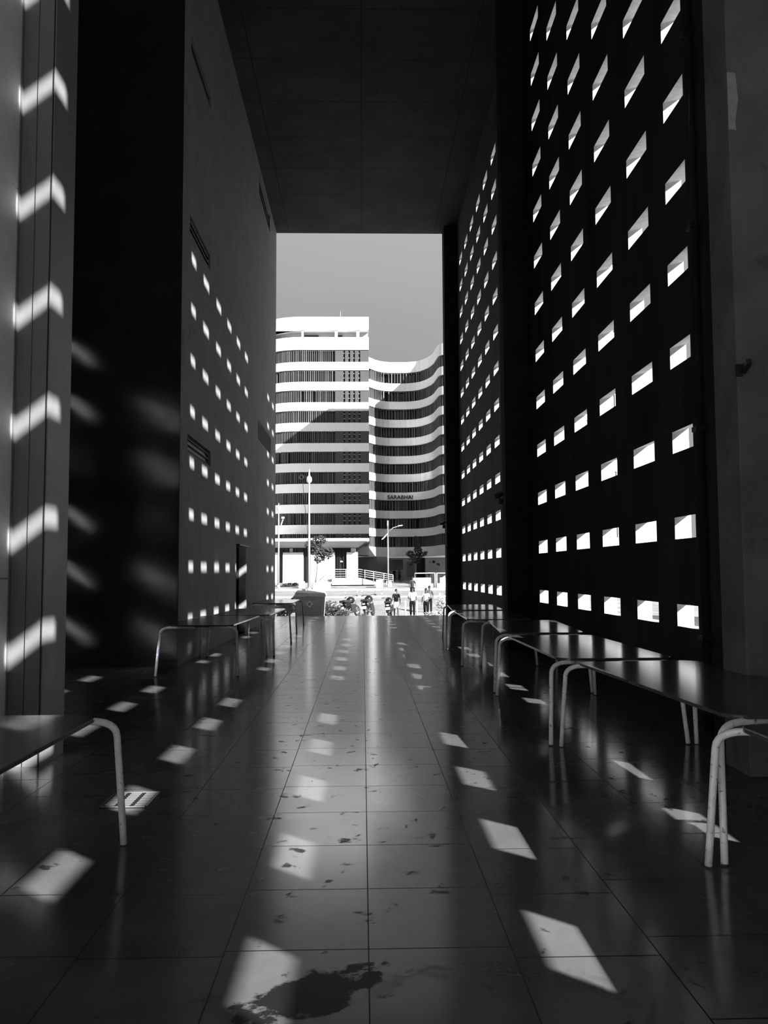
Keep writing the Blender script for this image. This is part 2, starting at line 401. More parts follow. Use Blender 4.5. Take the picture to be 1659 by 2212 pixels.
# ------------------------------------------------------------------ left wall with slots, louvre and a door
def wall_with_openings(name, x, depth, ya, yb, zb, zt, ops, m, label):
    mb = MB()
    ys = sorted(set([ya, yb] + [o[0] for o in ops] + [o[1] for o in ops]))
    zs = sorted(set([zb, zt] + [o[2] for o in ops] + [o[3] for o in ops]))
    def is_op(y, z): return any(o[0] < y < o[1] and o[2] < z < o[3] for o in ops)
    for i in range(len(ys) - 1):
        for j in range(len(zs) - 1):
            if not is_op((ys[i] + ys[i + 1]) / 2, (zs[j] + zs[j + 1]) / 2):
                mb.quad((x, ys[i], zs[j]), (x, ys[i + 1], zs[j]), (x, ys[i + 1], zs[j + 1]), (x, ys[i], zs[j + 1]))
                mb.quad((x - depth, ys[i], zs[j]), (x - depth, ys[i + 1], zs[j]), (x - depth, ys[i + 1], zs[j + 1]), (x - depth, ys[i], zs[j + 1]))
    for (a, b, c_, d) in ops:
        for q in (((a, c_), (b, c_)), ((b, c_), (b, d)), ((b, d), (a, d)), ((a, d), (a, c_))):
            mb.quad((x, q[0][0], q[0][1]), (x, q[1][0], q[1][1]), (x - depth, q[1][0], q[1][1]), (x - depth, q[0][0], q[0][1]))
    for (a, b) in (((ya, zb), (yb, zb)), ((yb, zb), (yb, zt)), ((yb, zt), (ya, zt)), ((ya, zt), (ya, zb))):
        mb.quad((x, *a), (x, *b), (x - depth, *b), (x - depth, *a))
    return struct(mb.build(name, m), label)
YW = 14.85
ops = [(15.47, 17.6, 7.88, 8.2), (15.47, 17.83, 3.80, 4.11), (25.8, 29.45, 5.64, 6.22), (25.8, 28.9, 13.3, 13.9),
       (15.42, 17.5, 11.3, 11.6), (21.55, 23.3, 0, 2.31)]
wall_with_openings('wall_left', XL, .6, YW, YE - .2, 0, CEIL, ops, M['plaster'], 'tall grey plastered wall on the left dotted with patches of sun')
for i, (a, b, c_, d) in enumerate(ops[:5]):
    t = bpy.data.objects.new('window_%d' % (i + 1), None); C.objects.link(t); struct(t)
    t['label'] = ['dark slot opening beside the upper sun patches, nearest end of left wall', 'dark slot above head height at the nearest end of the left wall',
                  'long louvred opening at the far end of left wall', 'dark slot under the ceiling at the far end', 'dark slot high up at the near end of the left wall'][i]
    g = MB(); g.box(XL - .09, a, c_, XL - .07, b, d); g.build('slot_shade', M['black'], t)  # black sheet close behind the face stands in for the slot's shade
    s = MB(); n = 10 if i == 2 else 3
    if i == 2:
        for k in range(n):
            z = c_ + (d - c_) * (k + .5) / n; s.obox((XL - .035, (a + b) / 2, z), .03, (b - a) / 2, .008, ry=.5)
    else:
        for k in range(n):
            z = c_ + (d - c_) * (k + .5) / n; s.obox((XL - .05, (a + b) / 2, z), .02, (b - a) / 2, .008, ry=.5)
    s.build('louvre_blades', M['black'], t)
# door
t = bpy.data.objects.new('door_1', None); C.objects.link(t); struct(t, 'dark doorway in the left wall behind the tables')
d = MB(); d.box(XL - .28, 21.58, .02, XL - .22, 22.42, 2.28); d.build('door_leaf', M['black'], t)
d = MB(); d.box(XL - .28, 22.44, .02, XL - .22, 23.28, 2.28); d.build('door_leaf', M['black_plaster'], t)
d = MB(); d.box(XL - .2, 21.55, 2.27, XL + .09, 23.4, 2.31); d.box(XL - .3, 21.55, 0, XL - .18, 21.58, 2.3); d.box(XL - .3, 23.27, 0, XL - .18, 23.3, 2.3)
d.build('door_frame', M['black'], t)
d = MB(); d.tube([(XL - .21, 22.36, 1.0), (XL - .14, 22.36, 1.02), (XL - .14, 22.36, 1.5), (XL - .21, 22.36, 1.52)], .012, 8); d.build('door_handle', M['chrome'], t)

# facing wall, recess and mirror glazing
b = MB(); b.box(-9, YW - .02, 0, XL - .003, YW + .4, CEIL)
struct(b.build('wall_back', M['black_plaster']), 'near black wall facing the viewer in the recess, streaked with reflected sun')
b = MB(); b.box(-9, YW - .04, 0, XL - .005, YW - .02, .13); struct(b.build('baseboard_back', M['black']))
XG = -5.36
g = MB(); g.box(XG - .1, 7.85, 0, XG, YW, CEIL); go = struct(g.build('wall_left', M['glass_wall']), 'mirror dark glazing inside the recess, hidden behind the clad column')
g = MB()
g.box(XG, 7.85, 3.81, XG + .05, YW, 3.90)
g.box(XG, 7.85, 7.2, XG + .05, YW, 7.32)
struct(g.build('trim_7', M['black']), 'dark transom bars across the glazing of the recess')
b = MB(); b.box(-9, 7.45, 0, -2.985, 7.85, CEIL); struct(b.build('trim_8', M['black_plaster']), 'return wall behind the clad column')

# clad column and near panels on the left
YC = 7.3
b = MB(); b.box(-2.96, YC, 0, -2.68, 7.85, CEIL, 0)
col = struct(b.build('trim_4', [M['panel_front'], M['panel_mid']]), 'clad column at left with bright slanted streaks of sun')
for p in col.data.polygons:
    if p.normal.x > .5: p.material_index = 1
b = MB()
for (a, q) in ((-2.83, .0012), (-2.695, .005)): b.box(a - q, YC - .006, 0, a + q, YC, CEIL)
struct(b.build('trim_5', M['black']), 'thin vertical joints on the front of the clad column')
b = MB()
for z, z_ in ((0, 1.55), (1.562, 4.9), (4.912, 8.25), (8.262, CEIL)):
    b.box(-3.05, -6, z, -2.96, YC - .05, z_)
struct(b.build('wall_left', M['panel_light'], bevel=.004), 'pale panelled wall at the left edge of the photo')
b = MB(); b.box(-3.05, YC - .05, 0, -2.955, YC, CEIL); struct(b.build('trim_6', M['panel_mid']), 'narrow grey edge strip of the pale panelled wall')
b = MB(); b.box(-9, -6.2, 0, -3.05, -6, CEIL); b.box(-3.05, -6.2, 5.4, XR + TW, -6, CEIL); struct(b.build('wall_back', M['black_plaster']), 'dark end wall behind the viewer, above an unseen opening sized for its light')  # height of the unseen opening below is set to light legs and piers

# ------------------------------------------------------------------ things fixed to walls and floor
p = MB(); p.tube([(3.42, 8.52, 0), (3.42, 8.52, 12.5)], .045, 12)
pr = tag(p.build('drain_pipe', M['pier_shade']), 'dark vertical drain pipe on the pierced wall beside the grey concrete pier', 'pipe')
k = MB()
for z in (.9, 3.0, 5.1, 7.2, 9.3): k.box(3.36, 8.46, z, 3.486, 8.58, z + .05)
build_each(k, 'pipe_bracket', M['black'], pr)
p = MB(); p.tube([(3.487, 8.05, 3.55), (3.455, 8.05, 3.55)], .06, 20)
dk = tag(p.build('round_cover', M['white_wall']), 'small pale round junction cover on the dark wall near the drain pipe', 'cover plate')
k = MB(); k.obox((3.452, 8.03, 3.54), .003, .008, .008); k.obox((3.452, 8.07, 3.52), .003, .006, .02, rx=.6); k.build('screw', M['black'], dk)
t = thing('wall_lamp', 'short dark bracket lamp sticking out from the grey concrete pier', 'lamp', (ax(1590, PF, 796), PF, az(806, PF, 1590)))
k = MB(); k.obox((.035, -.1, .03), .02, .1, .022, rx=-.15, rz=-.2); k.build('lamp_body', M['black'], t)
k = MB(); k.box(-.01, -.012, -.03, .05, 0.0, .07); k.build('mounting_plate', M['black'], t)
def cctv(loc, rz, label):
    t = thing('security_camera', label, 'security camera', loc, rz, None)
    k = MB(); k.tube([(0, 0, 0), (-.05, -.02, .0), (-.09, -.06, -.03)], .014, 8); k.build('arm', M['black'], t)
    k = MB(); k.obox((-.14, -.12, -.04), .045, .11, .04, rz=-.5, rx=.3); k.build('housing', M['black'], t, bevel=.008)
    k = MB(); k.obox((-.14, -.13, .01), .055, .13, .006, rz=-.5, rx=.3); k.build('sun_shield', M['black'], t)
    k = MB(); k.obox((-.10, -.10, -.16), .04, .05, .06, rz=.2); k.build('infrared_box', M['black'], t, bevel=.01)
    return t
cctv((2.965, 17.75, 3.2), 0, 'black security camera on the dark pier beside the far pierced bay')
cctv((2.999, 30.6, 3.35), 0, 'tiny dark camera on the last pier at the far opening')
# drain grate
t = thing('drain_grate', 'slotted metal drain grate in a patch of sun on the floor', 'drain grate', (-1.64, 6.2, .002))
k = MB(); k.box(-.16, -.2, 0, .16, .2, .004); k.build('grate_base', M['black'], t)
k = MB()
for i in range(9):
    y = -.175 + i * .043
    for j in range(3):
        x = -.105 + j * .105; k.box(x - .036, y - .008, .004, x + .036, y + .008, .009)
k.box(-.16, -.2, .004, -.15, .2, .01); k.box(.15, -.2, .004, .16, .2, .01); k.box(-.16, -.2, .004, .16, -.19, .01); k.box(-.16, .19, .004, .16, .2, .01)
k.build('grate_bars', M['grate'], t)

# ------------------------------------------------------------------ canteen tables
def rrect(hx, hy, r, n=8):
    pts = []
    for cx, cy, a0 in ((hx - r, hy - r, 0), (-hx + r, hy - r, 90), (-hx + r, -hy + r, 180), (hx - r, -hy + r, 270)):
        for k in range(n + 1):
            a = R(a0 + 90 * k / n); pts.append((cx + r * math.cos(a), cy + r * math.sin(a)))
    return pts
def make_table(label):
    """+x is the aisle side; the steel frame sticks out further on the wall side"""
    t = thing('canteen_table', label, 'table', (0, 0, 0), 0, 'long canteen tables along the two walls')
    top = MB(); top.prism([(x - .06, y) for x, y in rrect(.55, 1.46, .14)], .757, .78); top.build('tabletop', M['tabletop'], t, bevel=.003)
    fr = MB()
    for x in (-.42, .34): fr.box(x - .015, -1.25, .732, x + .015, 1.25, .757)
    for sy in (-1, 0, 1): fr.box(-.42, sy * 1.2 - .015, .732, .34, sy * 1.2 + .015, .757)
    fr.build('frame', M['tube_cap'], t)
    for sy in (-1, 1):
        for sx in (-1, 1):
            bx, tx = (-.67, -.62) if sx < 0 else (.60, .565)
            A = Vector((bx, sy * 1.58, 0)); B = Vector((tx, sy * 1.50, .748))
            pts = [A + (B - A) * u for u in (0, .25, .5, .75, .86)]
            s_ = A + (B - A) * .86; e_ = Vector((tx - sx * .17, sy * 1.44, .742))
            for u in (.15, .3, .45, .6, .75, .9, 1): pts.append(s_ * (1 - u) ** 2 + B * 2 * u * (1 - u) + e_ * u * u)
            pts.append(Vector((sx * .12, sy * 1.36, .737)))
            lg = MB(); lg.tube(pts, .0205, 12); lo = lg.build('leg', M['tube'], t)
            cp = MB(); cp.tube([A, A + (B - A) * .012], .0225, 12); cp.build('foot', M['tube_cap'], lo)
    return t
PI = math.pi
tabs = [
    (-1.41, 3.62, .00, 'dark canteen table beside the clad column with streaks of sun'),
    (-1.88, 14.95, -.03, 'dark canteen table standing at the corner where the plain wall begins'),
    (-1.66, 18.05, -.02, 'dark canteen table just before the doorway of the plain wall'),
    (-1.76, 24.35, .01, 'dark canteen table along the plain wall nearest the rubbish bin outside'),
    (1.86, 3.12, PI, 'canteen table before the grey concrete pier, only a corner and bent leg showing'),
    (1.88, 6.30, PI + .05, 'glossy canteen table running past the grey concrete pier and drain pipe'),
    (1.72, 9.52, PI, 'glossy canteen table under the pierced wall, next after the one by the pipe'),
    (1.86, 12.95, PI - .08, 'glossy canteen table under the pierced wall, two beyond the one by the pipe'),
    (1.72, 16.15, PI - .03, 'canteen table directly before the shaded pier between the pierced bays'),
    (1.88, 19.75, PI - .06, 'canteen table under the far pierced bay, beyond the shaded pier'),
]
proto = None
for x, y, rz, lab in tabs:
    if proto is None: proto = make_table(lab); o = proto
    else: o = copy_tree(proto)
    o.location = (x - .60 * math.cos(rz), y - .60 * math.sin(rz), 0); o.rotation_euler.z = rz; o['label'] = lab

# ------------------------------------------------------------------ terrain outside
prof = [(YE - .02, -.12), (33, -.155), (36, -.32), (40, -.535), (46, -.86), (54, -1.27), (56, -1.32), (59, -.95), (62, -.50), (66, -.38), (75, -.36), (86, -.42),
        (93, -.45), (97, -.42), (98, -.30), (104, -.12), (108, .16), (112, .2), (150, .3), (320, .5)]
def gz(y):
    for (a, za), (b, zb) in zip(prof, prof[1:]):
        if a <= y <= b: return za + (zb - za) * (y - a) / (b - a)
    return prof[0][1]
g = MB(); xs = [-90 + i * 3 for i in range(61)]
rn = random.Random(3)
ysr = []
y = YE - .02
while y < 320: ysr.append(y); y += .7 if y < 110 else 12
vs = []; fs = []
for y in ysr:
    for x in xs:
        bumpy = 0 if (y < YE + 3 or y > 108) else rn.uniform(-.035, .035)
        vs.append((x, y, gz(max(y, YE - .02)) + bumpy))
nx = len(xs)
for j in range(len(ysr) - 1):
    for i in range(nx - 1): fs.append((j * nx + i, j * nx + i + 1, (j + 1) * nx + i + 1, (j + 1) * nx + i))
g.add(vs, fs, True)
struct(g.build('ground', M['dirt']), 'sunlit sandy ground outside between the hall and the towers')
a = MB(); a.box(XR + TW, -60, -.3, 90, YE - .02, -.02); struct(a.build('ground', M['apron']), 'sunlit paving outside the pierced wall')
a = MB(); a.box(-90, -60, -.3, XR + TW, -6, -.02); struct(a.build('ground', M['forecourt']), 'unseen paving behind the viewer, made extra pale to bounce light inside')
a = MB(); a.box(13, -30, 0, 13.25, 28, 2.6); struct(a.build('compound_wall', M['white_wall']), 'white yard wall outside, glimpsed through the openings')
# kerb and retaining edge
a = MB()
a.box(-40, 92.6, -.6, 9.5, 93.0, -.25); a.box(-40, 66.0, -.6, 12, 66.25, -.28)
struct(a.build('kerb', M['concrete']), 'low concrete kerb across the sandy ground')

# ------------------------------------------------------------------ towers
def offset(path, d):
    out = []
    for i, p in enumerate(path):
        a = Vector(path[max(i - 1, 0)]); b = Vector(path[min(i + 1, len(path) - 1)])
        t = (b - a).normalized(); n = Vector((-t.y, t.x)); out.append((p[0] + n.x * d, p[1] + n.y * d))
    return out
def ribbon(mb, path, back, z0, z1, mi=0):
    """solid between a front path and a back path"""
    n = len(path)
    vs = [(x, y, z0) for x, y in path] + [(x, y, z1) for x, y in path] + [(x, y, z0) for x, y in back] + [(x, y, z1) for x, y in back]
    fs = []
    for i in range(n - 1):
        fs += [(i, i + 1, n + i + 1, n + i), (2 * n + i, 3 * n + i, 3 * n + i + 1, 2 * n + i + 1),
               (n + i, n + i + 1, 3 * n + i + 1, 3 * n + i), (i, 2 * n + i, 2 * n + i + 1, i + 1)]
    fs += [(0, n, 3 * n, 2 * n), (n - 1, 3 * n - 1, 4 * n - 1, 2 * n - 1)]
    mb.add(vs, fs, mi=mi)
def dense(path, step):
    out = [path[0]]
    for (x0, y0), (x1, y1) in zip(path, path[1:]):
        L_ = math.hypot(x1 - x0, y1 - y0); k = max(1, int(L_ / step))
        for j in range(1, k + 1): out.append((x0 + (x1 - x0) * j / k, y0 + (y1 - y0) * j / k))
    return out
def smoothp(path, it=2):
    for _ in range(it):
        q = [path[0]]
        for a, b in zip(path, path[1:]):
            q += [(a[0] * .75 + b[0] * .25, a[1] * .75 + b[1] * .25), (a[0] * .25 + b[0] * .75, a[1] * .25 + b[1] * .75)]
        q.append(path[-1]); path = q
    return path

YT = 125.0
def zt(py): return az(py, YT, 760)
xr_ = ax(797, YT, 900); xm = ax(724, YT, 900)
lt = thing('apartment_tower', 'taller tower block with straight white bands, open roof storey and rounded corner', 'building', (0, 0, 0))
front = [(xm, YT)] + [(-8.0, YT), (ax(640, YT, 900), YT), (-12.3, YT + .7), (-14.6, YT + 2.6), (-16.6, YT + 5.6), (-17.8, YT + 10), (-18.2, YT + 16)]
front = front[::-1]; front = smoothp(front, 2) + [(xr_, YT)]
lfront = [p for p in front if p[0] <= xm + 1e-3]; lfront = lfront[:-1] + [(xm, YT)] if lfront[-1][0] < xm else lfront
bands = [(728.3, 755.3), (782, 799.5), (825, 843), (869, 887), (913, 931), (957, 975), (1000.6, 1019), (1045, 1064), (1089.5, 1108), (1133.6, 1153)]
for k, (a, b_) in enumerate(bands):
    m = MB(); ribbon(m, front, offset(front, 1.2), zt(b_), zt(a)); m.build('floor_band', M['white_wall'], lt)
m = MB(); ribbon(m, front, offset(front, 1.2), zt(711.5), zt(684.5)); m.box(-16, YT + 1.1, zt(711.5), xr_, YT + 14, zt(711.5) + .4); m.build('roof_parapet', M['white_wall'], lt)
fl = MB(); inner = offset(front, .9)
core = MB(); core.prism([(x, y + 0.0) for x, y in offset(front, 1.0)] + [(xr_ - .02, YT + 16), (-16, YT + 18)], zt(1175), zt(757)); core.build('core_glass', M['dark_glass'], lt)
core = MB(); core.prism([(-13, YT + 3.5), (-10.5, YT + 1.6), (xr_ - .1, YT + 1.6), (xr_ - .1, YT + 12), (-13, YT + 12)], zt(757), zt(711)); core.build('penthouse_wall', M['grey_wall'], lt)
pc = MB()
for px0, px1 in ((651, 655), (723, 729), (770, 776)): pc.box(ax(px0, YT, 720), YT + .3, zt(730), ax(px1, YT, 720), YT + .8, zt(711))
build_each(pc, 'roof_column', M['white_wall'], lt)
pc = MB(); pc.box(ax(656, YT, 720), YT + 1.3, zt(731), ax(687, YT, 720), YT + 1.6, zt(719)); pc.box(ax(729, YT, 720), YT + 1.3, zt(731), ax(739, YT, 720), YT + 1.6, zt(719)); build_each(pc, 'roof_shade', M['black'], lt)  # black boxes stand in for the deep shade of the roof recess
pc = MB(); pc.box(ax(678, YT, 685), YT + 3, zt(685), ax(692, YT, 685), YT + 5, zt(678.5)); pc.build('water_tank', M['white_wall'], lt)
pc = MB(); pc.tube([(ax(735, YT, 685), YT + 1, zt(686)), (ax(735, YT, 685), YT + 1, zt(668))], .03, 6); pc.build('aerial', M['steel'], lt)
wins = [(755.3, 782), (799.5, 825), (843, 869), (887, 913), (931, 957), (975, 1000.6), (1019, 1045), (1064, 1089.5), (1108, 1133.6), (1153, 1166)]
rn = random.Random(11)
for a, b_ in wins:
    z0, z1 = zt(b_), zt(a)
    m = MB(); dp = dense(lfront, .13)
    last = None
    for (x, y), (x2, y2) in zip(dp, dp[1:]):
        if last is not None and math.hypot(x - last[0], y - last[1]) < .24: continue
        last = (x, y); ang = math.atan2(y2 - y, x2 - x)
        cx, cy = offset([(x, y), (x2, y2)], .32)[0]
        if rn.random() < .95: m.obox((cx, cy, (z0 + z1) / 2), rn.choice((.03, .03, .035, .06)), .2, (z1 - z0) / 2, rz=ang + rn.uniform(-.05, .05))
    ribbon(m, offset(lfront, .38), offset(lfront, .46), z1 - .07, z1 + .02)
    m.build('louvre_screen', M['louvre'], lt)
    # flat grey bay with four narrow lights
    m = MB(); xa, xb = xm, xr_
    cuts = [(ax(u_, YT, 900), ax(u_ + 3.6, YT, 900)) for u_ in (742, 753, 763.5, 775)]
    e = [xa] + [q for c_ in cuts for q in c_] + [xb]
    for i in range(0, len(e), 2): m.box(e[i], YT + .12, z0, e[i + 1], YT + .6, z1)
    m.build('grey_bay', M['bay_grey'], lt)
    m = MB()
    for q in cuts:
        for zz in (.33, .72): m.box(q[0], YT + .3, z0 + (z1 - z0) * zz, q[1], YT + .4, z0 + (z1 - z0) * zz + .12)
    build_each(m, 'window_light', M['steel'], lt)

# podium of the left tower
YP = 111.0
def zp(py): return az(py, YP, 760)
pd = thing('entrance_podium', 'low white entrance storey with flat projecting canopy below the taller tower', 'building', (0, 0, 0))
m = MB(); m.box(-40, YP - 2.2, zp(1170), ax(797, YP, 1168), YT + 1, zp(1164)); m.build('canopy', M['white_wall'], pd)
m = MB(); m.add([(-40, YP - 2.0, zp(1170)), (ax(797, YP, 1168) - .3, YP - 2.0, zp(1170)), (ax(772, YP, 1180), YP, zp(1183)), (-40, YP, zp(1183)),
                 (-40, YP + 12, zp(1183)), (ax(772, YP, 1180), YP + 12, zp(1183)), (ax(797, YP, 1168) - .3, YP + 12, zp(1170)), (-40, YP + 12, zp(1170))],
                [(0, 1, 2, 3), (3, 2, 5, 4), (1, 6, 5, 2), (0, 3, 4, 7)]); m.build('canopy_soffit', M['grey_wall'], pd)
for i, (a, b_) in enumerate(((560, 602), (611, 655), (671, 723), (749, 773))):
    m = MB(); m.box(ax(a, YP, 1220), YP, gz(YP) - .2, ax(b_, YP, 1220), YP + .4, zp(1193)); m.build('wall_panel', M['white_wall'], pd)
m = MB(); m.box(-30, YP + .5, gz(YP) - .2, ax(771, YP, 1220), YP + 9, zp(1182)); m.build('dark_interior', M['dark_glass'], pd)
m = MB()
for z_ in (1183.5, 1188, 1193): m.box(-30, YP + .3, zp(z_) - .06, ax(772, YP), YP + .45, zp(z_))
for px in (560, 590, 602, 611, 622, 633, 640, 655, 661, 671, 690, 705, 723, 729, 733, 741, 748, 757, 768): m.box(ax(px, YP), YP + .3, gz(YP) if 600 < px < 612 or 654 < px < 672 or 722 < px < 749 else zp(1193), ax(px, YP) + .09, YP + .45, zp(1183))
m.build('window_frame', M['black'], pd)
m = MB()
for a, b_ in ((625, 632), (701, 709), (758, 769)): m.box(ax(a, YP), YP + .28, zp(1192), ax(b_, YP), YP + .46, zp(1184))
build_each(m, 'transom_panel', M['concrete'], pd)
m = MB(); m.box(ax(735, YP), YP + .28, zp(1214), ax(740, YP), YP + .3, zp(1211.5)); m.build('door_sticker', M['plate'], pd)

# right tower, wavy
def rpt(px, Dd): p_ = at(px, 1000, Dd); return (p_.x, Dd)
rt = thing('wavy_apartment_tower', 'lower tower block with wavy white bands and raised lettering on one band', 'building')
rp_ = [rpt(793, 137.0), rpt(800, 138.0), rpt(815, 139.9), rpt(835, 141), rpt(860, 141.2), rpt(885, 141), rpt(905, 140.2), rpt(922, 138.3), rpt(936, 135.6), rpt(943, 132.4), rpt(949, 129.8),
       rpt(958, 129), rpt(975, 128.4), rpt(1000, 128.2), rpt(1030, 128.6)]
rp_ = smoothp(rp_, 1)
YR = 141.1
def zr(py): return az(py, YR, 868)
rb = [(782.6, 805.5)] + [(828.4 + 39.28 * k, 845.0 + 39.28 * k) for k in range(9)] + [(1181.9, 1202.8)]
bk = offset(rp_, 1.2)
for i, (a, b_) in enumerate(rb):
    m = MB(); ribbon(m, rp_, bk, zr(b_), zr(a)); m.build('roof_parapet' if i == 0 else 'floor_band', M['white_wall'], rt)
cr_ = MB(); ins = offset(rp_, 1.0)
cr_.prism(ins + [(19, 150), (ins[0][0], 150)], zr(1200), zr(790)); cr_.build('core_glass', M['dark_glass'], rt)
for (a, b_), (a2, b2) in zip(rb, rb[1:]):
    z0, z1 = zr(a2), zr(b_); m = MB(); dp = dense(rp_, .2); last = None
    for (x, y), (x2, y2) in zip(dp, dp[1:]):
        if last is not None and math.hypot(x - last[0], y - last[1]) < .26: continue
        last = (x, y); ang = math.atan2(y2 - y, x2 - x); cx, cy = offset([(x, y), (x2, y2)], .32)[0]
        if rn.random() < .95: m.obox((cx, cy, (z0 + z1) / 2), rn.choice((.035, .035, .07)), .2, (z1 - z0) / 2, rz=ang + rn.uniform(-.08, .08))
    ribbon(m, offset(rp_, .38), offset(rp_, .46), z1 - .07, z1 + .02)
    m.build('louvre_screen', M['louvre'], rt)
# raised lettering
fc = bpy.data.curves.new('letters', 'FONT'); fc.body = 'SARABHAI'; fc.size = 1.0; fc.extrude = .06; fc.offset = .03; fc.align_x = 'LEFT'; fc.space_character = 1.1
fo = bpy.data.objects.new('tmp_letters', fc); C.objects.link(fo)
bpy.context.view_layer.update()
me = bpy.data.meshes.new_from_object(fo.evaluated_get(bpy.context.evaluated_depsgraph_get()))
bpy.data.objects.remove(fo)
xs_ = [v.co.x for v in me.vertices]; zs_ = [v.co.y for v in me.vertices]
pa, pb = at(837, 1078.5, 140.85), at(892, 1070, 140.6)
sx_, sz_ = (pb.x - pa.x) / (max(xs_) - min(xs_)), (pb.z - pa.z + .05) / (max(zs_) - min(zs_))
for v in me.vertices:
    X = (v.co.x - min(xs_)) * sx_; Z = (v.co.y - min(zs_)) * sz_; D_ = v.co.z
    v.co = (pa.x + X, 140.80 - D_, pa.z + Z)
me.materials.append(M['black_plaster'])
lo = bpy.data.objects.new('raised_lettering', me); C.objects.link(lo); lo.parent = rt
# shaded ground storey of the right tower
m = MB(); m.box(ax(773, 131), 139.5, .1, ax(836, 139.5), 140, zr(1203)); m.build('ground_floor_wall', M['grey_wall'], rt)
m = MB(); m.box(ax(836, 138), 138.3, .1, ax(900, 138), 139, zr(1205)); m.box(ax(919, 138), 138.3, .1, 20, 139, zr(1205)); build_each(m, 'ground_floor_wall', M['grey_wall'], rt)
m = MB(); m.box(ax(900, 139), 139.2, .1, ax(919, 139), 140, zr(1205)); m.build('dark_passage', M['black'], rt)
m = MB(); m.box(ax(843, 138), 138.15, az(1231, 138), ax(871, 138), 138.32, az(1209, 138)); m.build('window', M['dark_glass'], rt)
dr = MB(); dr.box(ax(880.5, 138), 138.1, az(1246, 138), ax(896, 138), 138.32, az(1214, 138)); dro = dr.build('door', M['louvre'], rt)
m = MB(); m.box(ax(885, 138), 138.05, az(1221.5, 138), ax(891, 138), 138.12, az(1218.5, 138)); m.build('door_light', M['black'], dro)
m = MB()
for u_, v_, w_, h_ in ((935, 1212, 5, 5), (928, 1214, 2, 2), (944, 1218, 3, 3), (948, 1218, 2, 5)): m.box(ax(u_, 138), 138.2, az(v_ + h_, 138), ax(u_ + w_, 138), 138.32, az(v_, 138))
build_each(m, 'notice', M['black'], rt)
# linking block between canopy and wavy tower
m = MB(); m.box(ax(770, 128), 126, az(1199, 127), ax(797, 128), 138, az(1180, 127)); m.build('link_beam', M['white_wall'], pd)

# wing of the same estate that throws its shade on both towers (stands right of the opening)
wg = thing('tower_wing', 'further banded tower wing standing to the right, hidden by the pierced wall', 'building')
m = MB()
for k in range(12): m.box(12.3, 100.2, 1 + k * 3.07, 30.2, 107.8, 2.4 + k * 3.07)
m.build('floor_band', M['white_wall'], wg)
m = MB(); m.box(30.0, 100.3, 0, 35, 107.7, 28.6); m.box(12.4, 100.3, 0, 30.1, 107.7, 37.2); m.build('core_glass', M['grey_wall'], wg)
m = MB(); m.box(12.3, 100.2, 36.4, 30.2, 107.8, 38.95); m.build('roof_parapet', M['white_wall'], wg)

# ------------------------------------------------------------------ ramp, railings, low walls
YQ = 104.0
def zq(py): return az(py, YQ, 770)
t = thing('access_ramp', 'white entrance ramp plinth in front of the podium doors', 'ramp')
m = MB(); m.add([(ax(717, YQ), YQ, zq(1263)), (ax(811, YQ), YQ, zq(1263)), (ax(811, YQ), YQ, zq(1257)), (ax(777, YQ), YQ, zq(1248.5)), (ax(717, YQ), YQ, zq(1248.5)),
                 (ax(717, YQ), YQ + 2.5, zq(1263)), (ax(811, YQ), YQ + 2.5, zq(1263)), (ax(811, YQ), YQ + 2.5, zq(1257)), (ax(777, YQ), YQ + 2.5, zq(1248.5)), (ax(717, YQ), YQ + 2.5, zq(1248.5))],
                [(0, 1, 2, 3, 4), (9, 8, 7, 6, 5), (0, 5, 6, 1), (1, 6, 7, 2), (2, 7, 8, 3), (3, 8, 9, 4), (4, 9, 5, 0)]); m.build('plinth', M['white_wall'], t)
m = MB(); m.add([(ax(688, YQ), YQ + .5, zq(1257)), (ax(717, YQ), YQ + .5, zq(1257)), (ax(717, YQ), YQ + .5, zq(1249)), (ax(688, YQ), YQ + 2, zq(1257)), (ax(717, YQ), YQ + 2, zq(1257)), (ax(717, YQ), YQ + 2, zq(1249))],
                [(0, 1, 2), (5, 4, 3), (0, 3, 4, 1), (1, 4, 5, 2), (2, 5, 3, 0)]); m.build('stair', M['concrete'], t)
t = thing('ramp_railing', 'grey tubular handrail running along the ramp and down its stair', 'railing')
m = MB()
def P(px, py, Y=YQ - .05): return at(px, py, Y)
for dz in (0, 5, 10, 15):
    m.tube([P(689 + (0 if dz == 0 else dz * 1.1), 1254 - 0 + (0 if dz == 0 else 1)), P(719, 1230 + dz), P(777, 1230 + dz * .95), P(849, 1242 + dz * .8)], .055 if dz == 0 else .035, 6)
m.build('rails', M['steel'], t)
for px, a, b_ in ((719, 1230, 1249), (747, 1230, 1249), (766, 1230, 1250), (788, 1232, 1251), (807, 1235, 1257), (829, 1239, 1259), (849, 1242, 1262), (703, 1243, 1256)):
    m = MB(); m.tube([P(px, b_), P(px, a)], .05, 6); m.build('post', M['steel'], t)
